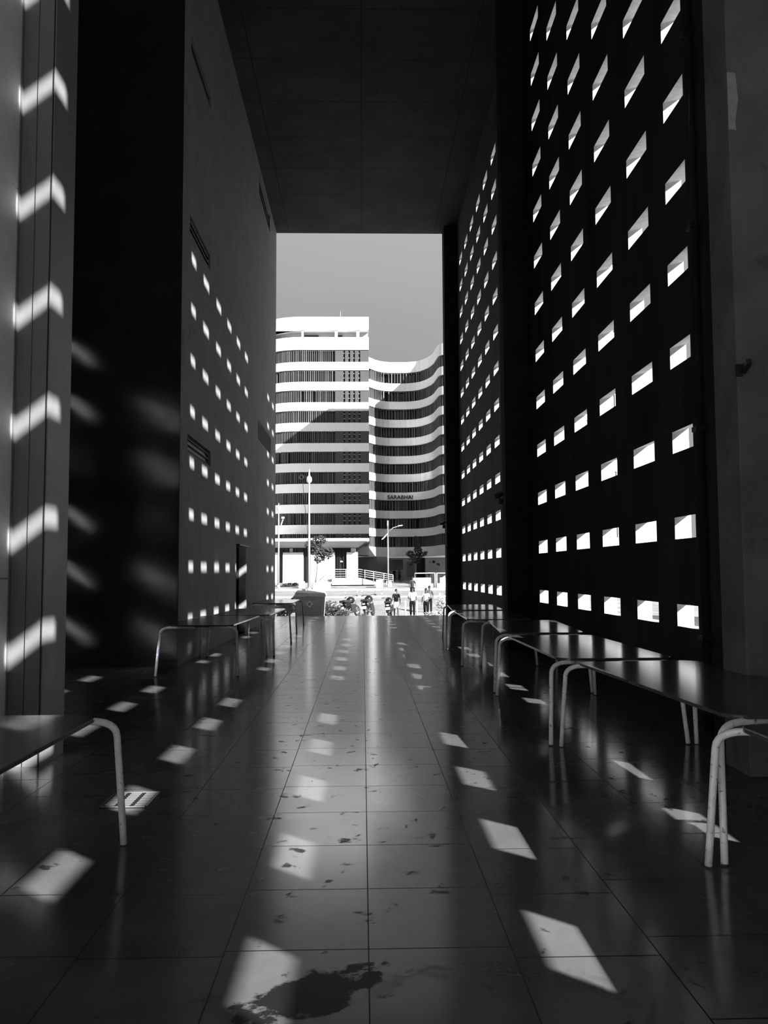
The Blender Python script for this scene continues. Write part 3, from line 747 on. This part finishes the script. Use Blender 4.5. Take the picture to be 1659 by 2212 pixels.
# right hand yard wall with framed railing
YB = 100.0
t = thing('yard_wall', 'low white yard wall topped with a framed railing below the wavy tower', 'wall')
m = MB(); m.box(ax(893, YB), YB, -.5, ax(1000, YB), YB + .3, az(1248, YB, 930)); m.build('wall_base', M['white_wall'], t)
m = MB()
for a, b_ in ((896, 939), (942, 1000)):
    z1 = az(1238, YB, 930); z0 = az(1247.6, YB, 930)
    m.tube([(ax(a, YB), YB, z0), (ax(a, YB), YB, z1), (ax(b_, YB), YB, z1), (ax(b_, YB), YB, z0)], .07, 6)
m.tube([(ax(939, YB), YB - .1, az(1272, YB)), (ax(939, YB), YB - .1, az(1238, YB))], .09, 6); m.tube([(ax(943, YB), YB - .1, az(1272, YB)), (ax(943, YB), YB - .1, az(1238, YB))], .09, 6)
m.build('railing', M['steel'], t)
for a in (932.5, 945):
    m = MB(); m.box(ax(a, YB), YB - .12, az(1260, YB), ax(a + 5, YB), YB - .02, az(1240, YB)); m.build('panel', M['black_plaster'], t)
for (px, pw, py0, py1, Y, lab) in ((645, 13, 1256, 1267, 99, 'squat concrete block on the sandy ground between the two lamp posts'), (812, 15, 1252, 1264, 99, 'concrete block standing at the lower end of the ramp'),
                                   (676, 38, 1259, 1266, 96.8, 'long low concrete sill between the street lamp and the ramp'), (834, 12, 1255, 1262, 101, 'small concrete footing under the street lamp with slanted arms')):
    m = MB(); m.box(ax(px, Y), Y, gz(Y) - .2, ax(px + pw, Y), Y + .8, az(py0, Y, px)); tag(m.build('concrete_block', M['concrete'], bevel=.04), lab, 'block')

# ------------------------------------------------------------------ street lamps
def lamp(px, base_py, top_py, Y, label, arms, r=.10):
    b0 = at(px, base_py, Y); tp = at(px, top_py, Y)
    t = thing('street_lamp', label, 'street lamp', (b0.x, Y, gz(Y) - .05)); Hh = tp.z - t.location.z
    m = MB(); m.tube([(0, 0, 0), (0, 0, Hh * .5), (0, 0, Hh)], [r, r * .8, r * .55], 10); m.build('pole', M['steel'], t)
    m = MB(); m.tube([(0, 0, 0), (0, 0, .35)], r * 1.5, 10); m.build('base_plate', M['concrete'], t)
    if arms == 'ball':
        m = MB(); m.ball((0, 0, Hh - 1.1), .3, .3, .42); m.tube([(0, 0, Hh - .7), (0, 0, Hh)], [.12, .02], 8); m.build('lamp_head', M['plate'], t)
        m = MB(); m.tube([(0, 0, Hh - 1.0), (-.75, 0, Hh - .7)], .04, 6); m.torus((-.85, 0, Hh - .85), .22, .05, 'y'); m.build('side_light', M['black'], t)
        m = MB(); m.tube([(-.7, 0, Hh - 1.2), (-.35, 0, Hh - 5)], .03, 6); m.tube([(-.35, 0, Hh - 5), (0, 0, Hh - 8)], .03, 6); m.build('cable', M['black'], t)
    elif arms == 'small':
        m = MB(); m.ball((0, 0, Hh - .6), .2, .2, .34); m.build('lamp_head', M['plate'], t)
        m = MB(); m.tube([(0, 0, Hh - 3.4), (.5, 0, Hh - 1.9)], .06, 6); m.obox((.5, 0, Hh - 1.7), .16, .1, .1); m.build('side_light', M['plate'], t)
    else:
        m = MB(); m.tube([(0, 0, Hh - 1.0), (.6, 0, Hh - .45), (1.1, 0, Hh - .3), (1.45, 0, Hh - .22)], .05, 6); m.build('arm', M['steel'], t)
        m = MB(); m.obox((1.45, 0, Hh - .2), .28, .12, .05, ry=-.15); m.build('lamp_head', M['plate'], t)
        m = MB(); m.tube([(0, 0, Hh - 1.1), (-.35, 0, Hh - 1.45), (-.55, 0, Hh - 1.75)], .05, 6); m.obox((-.52, 0, Hh - 1.65), .26, .12, .05, ry=-.7); m.build('lower_lamp_head', M['plate'], t)
        m = MB(); m.obox((0, 0, Hh + .1), .06, .06, .3); m.build('finial', M['plate'], t)
lamp(667.5, 1272, 1014, 92, 'tall street lamp with a round head beside the leafy young tree', 'ball', .15)
lamp(601.5, 1263, 1087, 100, 'slim street lamp with a small side light, standing at the end of the plain wall', 'small', .12)
lamp(838.5, 1256, 1132, 101, 'street lamp with two slanted arms in front of the wavy tower', 'arms', .09)

# ------------------------------------------------------------------ trees and bushes
def leaves(mb, c, rad, n, size, rn, shell=.35):
    for _ in range(n):
        d = Vector((rn.gauss(0, 1), rn.gauss(0, 1), rn.gauss(0, 1))).normalized() * (rn.uniform(shell, 1) ** .6)
        p = Vector(c) + Vector((d.x * rad[0], d.y * rad[1], d.z * rad[2]))
        a = Vector((rn.uniform(-1, 1), rn.uniform(-1, 1), rn.uniform(-.7, .4))).normalized(); b = a.orthogonal().normalized()
        s = size * rn.uniform(.6, 1.3)
        mb.add([p - a * s, p + b * s * .38, p + a * s, p - b * s * .38], [(0, 1, 2, 3)])
def tree(base, h, trunk, crowns, label, m='foliage', n=500, size=.22, lean=0.3):
    t = thing('young_tree', label, 'tree', base); rn = random.Random(int(abs(base[0]) * 100))
    b = MB(); top = Vector((trunk[0], 0, trunk[1]))
    b.tube([(0, 0, 0), (top.x * .35 + .08, 0, top.z * .4), (top.x, 0, top.z), (crowns[0][0][0], crowns[0][0][1], crowns[0][0][2])], [.13, .1, .07, .04], 8)
    for c_, r_ in crowns: b.tube([(top.x * .8, 0, top.z * .85), (c_[0], c_[1], c_[2])], [.05, .02], 6)
    b.build('trunk', M['bark'], t)
    l = MB()
    for c_, r_ in crowns: leaves(l, c_, r_, int(n * r_[0] * r_[2]), size, rn)
    l.build('foliage', M[m], t); return t
b0 = at(680, 1256, 99)
tree((b0.x, 99, gz(99)), 6, (.35, 3.2), [((.1, 0, 4.6), (1.0, 1.0, .85)), ((1.3, .2, 4.0), (.9, .8, .7)), ((-.5, 0, 5.0), (.7, .7, .6)), ((.6, 0, 5.6), (.9, .8, .55)), ((1.7, 0, 4.3), (.5, .5, .3)), ((.5, 0, 3.4), (.7, .6, .5))],
     'slender young tree with loose crown behind the round headed street lamp', n=420, size=.2)
b0 = at(898, 1246, 112)
tree((b0.x, 112, gz(112)), 5, (-.1, 2.5), [((.0, 0, 3.1), (.9, .9, .7)), ((.9, 0, 3.6), (.55, .6, .35)), ((-.7, 0, 3.7), (.6, .6, .4)), ((.1, 0, 5.2), (.35, .4, 1.0)), ((.3, 0, 4.2), (.6, .5, .5)), ((1.35, 0, 3.9), (.25, .25, .15))],
     'dark young tree with narrow top in front of the wavy tower', n=560, size=.17)
def bush(px, Y, rx, rz, label, m='foliage', n=420, size=.09, py=1326):
    b0 = at(px, py, Y); t = thing('leafy_bush', label, 'bush', (b0.x, Y, gz(Y)))
    rn = random.Random(int(px)); l = MB()
    for k in range(6):
        u = rn.uniform(-.6, .6); leaves(l, (u * rx, rn.uniform(-.2, .2), rz * (.45 + .3 * rn.random() - .25 * abs(u))), (rx * .5, .4, rz * .5), int(n / 6), size, rn, .1)
    l.build('foliage', M[m], t)
    s = MB()
    for k in range(7): s.tube([(rn.uniform(-.2, .2) * rx, 0, 0), (rn.uniform(-.8, .8) * rx, 0, rz * rn.uniform(.5, .9))], [.015, .006], 5)
    s.build('stems', M['bark'], t)
bush(716, 38.5, .62, .75, 'leafy bush just right of the rubbish bin', n=620)
bush(746, 37.0, .35, .32, 'low weed between the leafy bush and the first motorcycle', n=260, size=.06)
bush(612, 37.0, .62, .70, 'pale bushy plant between the plain wall and the rubbish bin', n=560, m='foliage_pale')
bush(952, 40.0, .28, 1.15, 'tall pale leafy shrub against the last pier of the opening', n=520, m='foliage_pale', size=.07)
bush(935, 41.0, .45, .25, 'low pale grass tuft beside the tall pale shrub', n=320, m='foliage_pale', size=.05)
bush(786, 36.5, .28, .14, 'small weed growing under the middle motorcycle', n=140, size=.05)
for i, (px, Y) in enumerate(((630, 104), (640, 103), (617, 102))): bush(px, Y, .7, .45, ['dusty low shrub by the podium wall, middle of a row of three', 'dusty low shrub by the podium wall, rightmost of three', 'dusty low shrub by the podium wall, leftmost of three'][i], n=160, size=.12, py=1255)

# ------------------------------------------------------------------ rubbish bin
YBN = 36.6; b0 = at(671, 1327, YBN)
t = thing('rubbish_bin', 'large grey wheeled rubbish bin with a lid and diamond sticker outside the opening', 'bin', (b0.x, YBN, gz(YBN)))
m = MB(); m.add([(-.57, -.35, .06), (.57, -.35, .06), (.57, .35, .06), (-.57, .35, .06), (-.63, -.42, .92), (.63, -.42, .92), (.63, .42, .92), (-.63, .42, .92)],
                [(0, 3, 2, 1), (4, 5, 6, 7), (0, 1, 5, 4), (1, 2, 6, 5), (2, 3, 7, 6), (3, 0, 4, 7)])
for x in (-.25, .22, .5): m.obox((x, -.395, .48), .012, .012, .4, rx=-.08)
m.build('bin_body', M['bin'], t, bevel=.02)
m = MB(); m.obox((0, -.02, .97), .66, .46, .045, rx=.02); m.obox((0, .0, 1.06), .63, .42, .03, rx=.06, ry=.03); m.obox((0, .1, 1.10), .6, .3, .02, rx=.1, ry=.04); m.build('lid', M['bin_lid'], t, bevel=.015)
m = MB(); q = .145; m.add([(-.02 + dx, -.432 - .0, .60 + dz) for dx, dz in ((0, -q), (q, 0), (0, q), (-q, 0))] + [(-.02 + dx, -.40, .60 + dz) for dx, dz in ((0, -q), (q, 0), (0, q), (-q, 0))],
                          [(0, 1, 2, 3), (7, 6, 5, 4), (0, 4, 5, 1), (1, 5, 6, 2), (2, 6, 7, 3), (3, 7, 4, 0)]); st = m.build('sticker', M['plate'], t)
m = MB()
m.torus((-.02, -.434, .60), .055, .010, 'y', 20, 6); m.torus((-.02, -.434, .60), .022, .008, 'y', 16, 6)
m.build('sticker_mark', M['black'], st)
for sx in (-.45, .45):
    m = MB(); m.torus((sx, -.3, .06), .045, .022, 'x', 14, 6); m.build('wheel', M['rubber'], t)

# ------------------------------------------------------------------ motorcycles
def make_bike(label):
    """rear wheel nearest the viewer, bike points to +y"""
    t = thing('motorcycle', label, 'motorcycle', (0, 0, 0), 0, 'motorcycles parked outside the hall')
    for y in (0, 1.25):
        m = MB(); m.torus((0, y, .29), .245, .05, 'x', 24, 8); w_ = m.build('tyre', M['rubber'], t)
        m = MB(); m.torus((0, y, .29), .20, .012, 'x', 24, 6); m.tube([(-.06, y, .29), (.06, y, .29)], .04, 8)
        for k in range(8):
            a = math.pi * k / 4; m.tube([(0, y, .29), (0, y + .2 * math.cos(a), .29 + .2 * math.sin(a))], .008, 5)
        m.build('wheel_rim', M['chrome'], w_)
    m = MB(); m.obox((0, .12, .62), .15, .30, .10, rx=.1); m.obox((0, -.22, .60), .085, .12, .035, rx=-.25); m.build('tail_fairing', M['bike_paint'], t, bevel=.02)
    m = MB(); m.obox((0, .18, .77), .16, .38, .06, rx=-.04); m.build('seat', M['rubber'], t, bevel=.03)
    m = MB(); m.ball((0, .72, .82), .19, .27, .17); m.build('fuel_tank', M['bike_paint'], t)
    m = MB(); m.obox((0, .62, .42), .19, .22, .2); m.build('engine', M['rubber'], t, bevel=.03)
    m = MB(); m.tube([(-.09, .0, .29), (-.10, .3, .36), (-.08, .6, .5)], .02, 6); m.tube([(.09, .0, .29), (.10, .3, .36), (.08, .6, .5)], .02, 6)
    m.tube([(-.07, 1.25, .29), (-.08, 1.08, .75), (-.07, 1.0, .95)], .022, 6); m.tube([(.07, 1.25, .29), (.08, 1.08, .75), (.07, 1.0, .95)], .022, 6)
    m.tube([(0, .95, .85), (0, .6, .6), (0, .1, .58)], .03, 6); m.build('frame', M['rail_paint'], t)
    m = MB(); m.tube([(-.36, .82, .98), (-.2, .92, 1.02), (0, .97, .98), (.2, .92, 1.02), (.36, .82, .98)], .016, 8); m.build('handlebar', M['chrome'], t)
    for s in (-1, 1):
        m = MB(); m.tube([(s * .36, .82, .98), (s * .26, .87, 1.0)], .024, 8); m.build('grip', M['rubber'], t)
        m = MB(); m.tube([(s * .25, .9, 1.01), (s * .33, .88, 1.17)], .008, 6); mi = m.build('mirror_stalk', M['chrome'], t)
        m = MB(); m.ball((s * .34, .88, 1.2), .05, .018, .038); m.build('mirror', M['plate'], mi)
        m = MB(); m.ball((s * .16, -.22, .62), .035, .035, .03); m.build('indicator', M['lamp_glass'], t)
    m = MB(); m.obox((0, -.34, .63), .065, .02, .04); m.build('tail_lamp', M['lamp_glass'], t, bevel=.01)
    m = MB(); m.obox((0, -.33, .47), .11, .006, .06, rx=-.2); m.build('number_plate', M['plate'], t)
    m = MB()
    pts = [(math.cos(a) * .33 * -1 * 0, -.33 * math.cos(a), .29 + .33 * math.sin(a)) for a in [R(x) for x in range(5, 100, 12)]]
    for a, b_ in zip(pts, pts[1:]): m.obox(((a[0] + b_[0]) / 2, (a[1] + b_[1]) / 2, (a[2] + b_[2]) / 2), .06, .045, .006, rx=math.atan2(b_[2] - a[2], b_[1] - a[1]))
    m.build('mudguard', M['bike_paint'], t)
    m = MB(); m.tube([(.16, .55, .26), (.17, .1, .28), (.17, -.25, .34)], [.03, .045, .05], 10); m.build('exhaust', M['chrome'], t)
    m = MB(); m.ball((0, 1.1, .9), .09, .09, .09); m.build('headlamp', M['plate'], t)
    m = MB(); m.tube([(-.1, .5, .2), (-.25, .45, .0)], .012, 6); m.build('side_stand', M['chrome'], t)
    return t
bikes = [(748, 41.0, -.45, .16, 'motorcycle parked nearest the leafy bush with its handlebar turned'),
         (792, 39.0, -.25, .10, 'motorcycle in the middle of the opening seen from behind'),
         (841, 43.0, -.12, .10, 'motorcycle partly hidden behind the bollards and the person in black shirt'),
         (612, 39.5, -.9, .05, 'motorcycle mostly hidden by the pale plant beside the rubbish bin')]
bp = None
for px, Y, rz, tilt, lab in bikes:
    if bp is None: bp = make_bike(lab); o = bp
    else: o = copy_tree(bp)
    o.location = (ax(px, Y, 1310), Y, gz(Y)); o.rotation_euler = (0, -tilt, rz); o['label'] = lab

# ------------------------------------------------------------------ bollards
bo = None
for i, px in enumerate((833.5, 847.5, 875.5, 900.5)):
    Y = 50.0; p_ = at(px, 1297, Y)
    labs = ['white bollard in front of the motorcycle beside the person in black', 'white bollard beside the legs of the person in black shirt',
            'white bollard standing free between the persons in black and white shirts', 'white bollard by the legs of the loose white t-shirt person']
    if bo is None:
        bo = thing('bollard', labs[0], 'bollard', (0, 0, 0), 0, 'row of white bollards outside')
        m = MB(); m.tube([(0, 0, 0), (0, 0, .90)], .045, 12); m.build('post', M['white_wall'], bo)
        m = MB(); m.tube([(0, 0, .90), (0, 0, .925), (0, 0, .94)], [.048, .04, .02], 12); m.build('cap', M['plate'], bo)
        o = bo
    else: o = copy_tree(bo)
    o.location = (p_.x, Y, gz(Y)); o.scale = (1, 1, (p_.z - gz(Y)) / .94); o['label'] = labs[i]

# ------------------------------------------------------------------ people
def skin_obj(name, nodes, edges, m, parent, root=0, sub=2):
    me = bpy.data.meshes.new(name); me.from_pydata([n_[0] for n_ in nodes], edges, []); me.materials.append(m)
    o = bpy.data.objects.new(name, me); C.objects.link(o); o.parent = parent
    o.modifiers.new('skin', 'SKIN')
    if not me.skin_vertices: return o
    for i, n_ in enumerate(nodes):
        sv = me.skin_vertices[0].data[i]; r = n_[1]; sv.radius = r if isinstance(r, tuple) else (r, r); sv.use_root = (i == root)
    o.modifiers[0].use_smooth_shade = True
    s = o.modifiers.new('sub', 'SUBSURF'); s.levels = sub; s.render_levels = sub
    return o
def person(loc, H, rz, label, top, bottom, shorts=False, stride=.12, arms=((.05, .0), (.05, .0)), seated=False, detail=True, sleeve=True, head_turn=0):
    """faces -y (towards the hall); stride = half step; arms = forward swing per side"""
    t = thing('person', label, 'person', loc, rz); k = H / 1.75
    def v(x, y, z): return (x * k, y * k, z * k)
    if seated: hip = .48; 
    else: hip = .93
    nodes = []; edges = []
    def N(p, r, par=None):
        nodes.append((v(*p), (r[0] * k, r[1] * k) if isinstance(r, tuple) else r * k)); i = len(nodes) - 1
        if par is not None: edges.append((par, i))
        return i
    dz = hip - .93
    pel = N((0, 0, .95 + dz), (.135, .10)); wa = N((0, -.01, 1.08 + dz), (.12, .09), pel); ch = N((0, 0, 1.28 + dz), (.15, .105), wa)
    ns = N((0, .01, 1.43 + dz), (.08, .07), ch); nk = N((0, 0, 1.50 + dz), .052, ns); hd0 = N((0, -.015, 1.56 + dz), (.062, .07), nk)
    hd1 = N((0, -.01, 1.64 + dz), (.074, .092), hd0); hd2 = N((0, 0, 1.70 + dz), (.062, .078), hd1)
    hands = []; legs_ = []; armp = []
    for s, (sw, bend) in zip((-1, 1), arms):
        sh = N((s * .17, .0, 1.40 + dz), .055, ns)
        el = (s * (.235), -sw * .4, 1.13 + dz); wr = (s * (.255 - bend * .3), -sw * 1.2 - bend * .45 - .03, .90 + dz + bend * .35)
        e = N(el, .040, sh); f1 = N(wr, .027, e)
        d_ = (Vector(wr) - Vector(el)).normalized()
        pm = Vector(wr) + d_ * .06; p1 = N(tuple(pm), (.036, .02), f1)
        hands.append((s, pm, d_)); armp.append(((s * .17, 0, 1.40 + dz), el, wr))
    for s in (-1, 1):
        st = stride * s
        if seated: kn = (s * .11, -.42, .48); an = (s * .12, -.42, .08)
        else: kn = (s * .095, -st * .55 - .02, .50); an = (s * .10, -st + .03, .075 + (.03 if st < 0 else 0))
        th = N((s * .09, 0, .88 + dz), (.088, .088), pel); kk = N(kn, .056, th); cf = N(tuple(Vector(kn) * .6 + Vector(an) * .4 + Vector((0, .015, 0))), .054, kk)
        aa = N(an, .036, cf); he = N((an[0], an[1] - .05, an[2] - .04), (.034, .03), aa); to = N((an[0] + s * .02, an[1] - .15, an[2] - .052), (.038, .018), he)
        legs_.append(((s * .09, 0, .90 + dz), kn, an))
    body = skin_obj('body', nodes, edges, M['skin'], t)
    # fingers, nose, ears
    if detail:
        m = MB()
        for s, pm, d_ in hands:
            side = Vector((0, -1, 0)) if abs(d_.y) < .9 else Vector((0, 0, 1)); side = (side - d_ * side.dot(d_)).normalized(); inn = Vector((-s, 0, 0))
            for j, (o_, ln_) in enumerate(((-.026, .072), (-.009, .082), (.009, .077), (.026, .060))):
                a = pm + d_ * .02 + side * -o_; b_ = a + d_ * ln_ * .55 + inn * .004; c_ = b_ + d_ * ln_ * .4 + inn * .018
                m.tube([v(*a), v(*b_), v(*c_)], [.0085 * k, .008 * k, .0065 * k], 6)
            a = pm + side * .03 - d_ * .02; m.tube([v(*a), v(*(a + side * .028 + d_ * .03)), v(*(a + side * .03 + d_ * .06))], [.011 * k, .0095 * k, .008 * k], 6)
        m.build('fingers', M['skin'], body)
        m = MB(); m.add([v(0, -.085, 1.655 + dz), v(-.017, -.088, 1.608 + dz), v(.017, -.088, 1.608 + dz), v(0, -.118, 1.612 + dz)], [(0, 1, 3), (0, 3, 2), (1, 2, 3)])
        for s in (-1, 1): m.ball(v(s * .078, .005, 1.635 + dz), .012 * k, .02 * k, .032 * k, 8, 6)
        m.build('nose_and_ears', M['skin'], body)
        m = MB()
        for s in (-1, 1): m.ball(v(s * .031, -.092, 1.655 + dz), .012 * k, .006 * k, .006 * k, 8, 5); m.obox(v(s * .031, -.096, 1.675 + dz), .018 * k, .004 * k, .004 * k)
        m.obox(v(0, -.097, 1.578 + dz), .024 * k, .004 * k, .005 * k); m.build('eyes_and_mouth', M['hair'], body)
    # hair
    m = MB(); nu, nv = 16, 8; vs = []; fs = []
    for j in range(nv + 1):
        for i in range(nu):
            ph = 2 * math.pi * i / nu; lim = R(62) if math.sin(ph) < -.2 else R(112); th = lim * j / nv
            vs.append(v(.088 * math.sin(th) * math.cos(ph), .005 + .104 * math.sin(th) * math.sin(ph), 1.655 + dz + .105 * math.cos(th)))
    for j in range(nv):
        for i in range(nu): fs.append((j * nu + i, (j + 1) * nu + i, (j + 1) * nu + (i + 1) % nu, j * nu + (i + 1) % nu))
    m.add(vs, fs, True); ho = m.build('hair', M['hair'], t); so = ho.modifiers.new('th', 'SOLIDIFY'); so.thickness = -.01; so.offset = 1
    # shirt
    nodes = []; edges = []
    a = N((0, 0, .90 + dz), (.155, .118)); b_ = N((0, -.005, 1.08 + dz), (.15, .115), a); c_ = N((0, 0, 1.28 + dz), (.168, .122), b_); e = N((0, .005, 1.42 + dz), (.095, .083), c_); N((0, 0, 1.465 + dz), (.066, .06), e)
    for (sh, el, wr) in armp:
        i = N(tuple(Vector(sh) + Vector((0, 0, -.005))), .072, e); N(tuple(Vector(sh) * .25 + Vector(el) * .75), .062, i)
    skin_obj('shirt', nodes, edges, top, t)
    # trousers or shorts
    nodes = []; edges = []
    a = N((0, 0, 1.0 + dz), (.142, .11)); b_ = N((0, 0, .92 + dz), (.14, .115), a)
    for hp, kn, an in legs_:
        i = N(tuple(Vector(hp) + Vector((0, 0, -.06))), .102, b_)
        if shorts: N(tuple(Vector(kn) + (Vector(hp) - Vector(kn)) * .12), .088, i)
        else:
            j = N(kn, .075, i); N(tuple(Vector(an) + Vector((0, 0, .03))), .06, j)
    skin_obj('shorts' if shorts else 'trousers', nodes, edges, bottom, t)
    for s, (hp, kn, an) in zip((-1, 1), legs_):
        m = MB(); m.ball(v(an[0] + s * .01, an[1] - .07, an[2] - .035), .047 * k, .13 * k, .042 * k); m.build('shoe', M['rubber'], t)
    return t
def put(px, feet_py, Y, hpx, rz, label, top, bottom, **kw):
    p_ = at(px, feet_py, Y); z = gz(Y); hh = hpx * Y / 1850.0
    return person((p_.x, Y, z + kw.pop('lift', 0)), hh, rz, label, top, bottom, **kw)
put(856, 1327, 52.5, 61, .1, 'person in a black shirt and white shorts walking with head bowed', M['shirt_black'], M['shirt_white'], shorts=True, stride=.16, arms=((.1, .1), (-.05, .05)))
put(891, 1327, 52.0, 65, -.1, 'person in a loose white t-shirt and dark jeans, facing the hall', M['shirt_white'], M['denim'], stride=.08, arms=((.12, .5), (.0, .1)))
put(920.5, 1327, 52.5, 62, -.25, 'person in a fitted white t-shirt and black trousers, rightmost walker', M['shirt_white'], M['denim'], stride=.1, arms=((-.05, .0), (.1, .45)))
put(928, 1318, 57.0, 60, -.1, 'person in grey shirt walking half hidden behind the rightmost white shirt', M['shirt_grey'], M['denim'], stride=.1, arms=((0, .1), (.05, .2)))
put(891, 1288, 62.5, 51, .05, 'person in a dark patterned t-shirt behind and above the loose white t-shirt', M['shirt_dark'], M['denim'], stride=.06, arms=((.1, .1), (.05, .2)))
put(852, 1246, 120, 27, .2, 'person in dark clothes standing before the window under the wavy tower', M['shirt_black'], M['shirt_black'], stride=.05, detail=False)
put(863, 1245, 121, 26, -.2, 'person in a pale top standing under the wavy tower beside a dark clothed one', M['shirt_grey'], M['denim'], stride=.05, detail=False)
put(927, 1243, 104, 25, 0, 'person seen head and shoulders above the yard wall', M['shirt_black'], M['denim'], stride=.03, detail=False, lift=.3)

# bicycles in the shade by the wavy tower
t = thing('bicycle', 'dark bicycle leaning in the shade beneath the wavy tower', 'bicycle', (ax(857, 118), 118, gz(118)))
for x in (-.55, .55):
    m = MB(); m.torus((x, 0, .38), .34, .03, 'y', 24, 6); m.build('wheel', M['rubber'], t)
m = MB()
for a, b_ in (((-.55, 0, .38), (-.1, 0, .35)), ((-.55, 0, .38), (-.2, 0, .85)), ((-.1, 0, .35), (-.2, 0, .95)), ((-.2, 0, .85), (.4, 0, .9)), ((-.1, 0, .35), (.4, 0, .85)), ((.55, 0, .38), (.38, 0, 1.05))): m.tube([a, b_], .022, 6)
m.build('frame', M['black'], t)
m = MB(); m.tube([(.3, -.25, 1.08), (.38, 0, 1.06), (.3, .25, 1.08)], .018, 6); m.build('handlebar', M['black'], t)
m = MB(); m.obox((-.2, 0, .98), .12, .06, .025); m.build('saddle', M['black'], t)
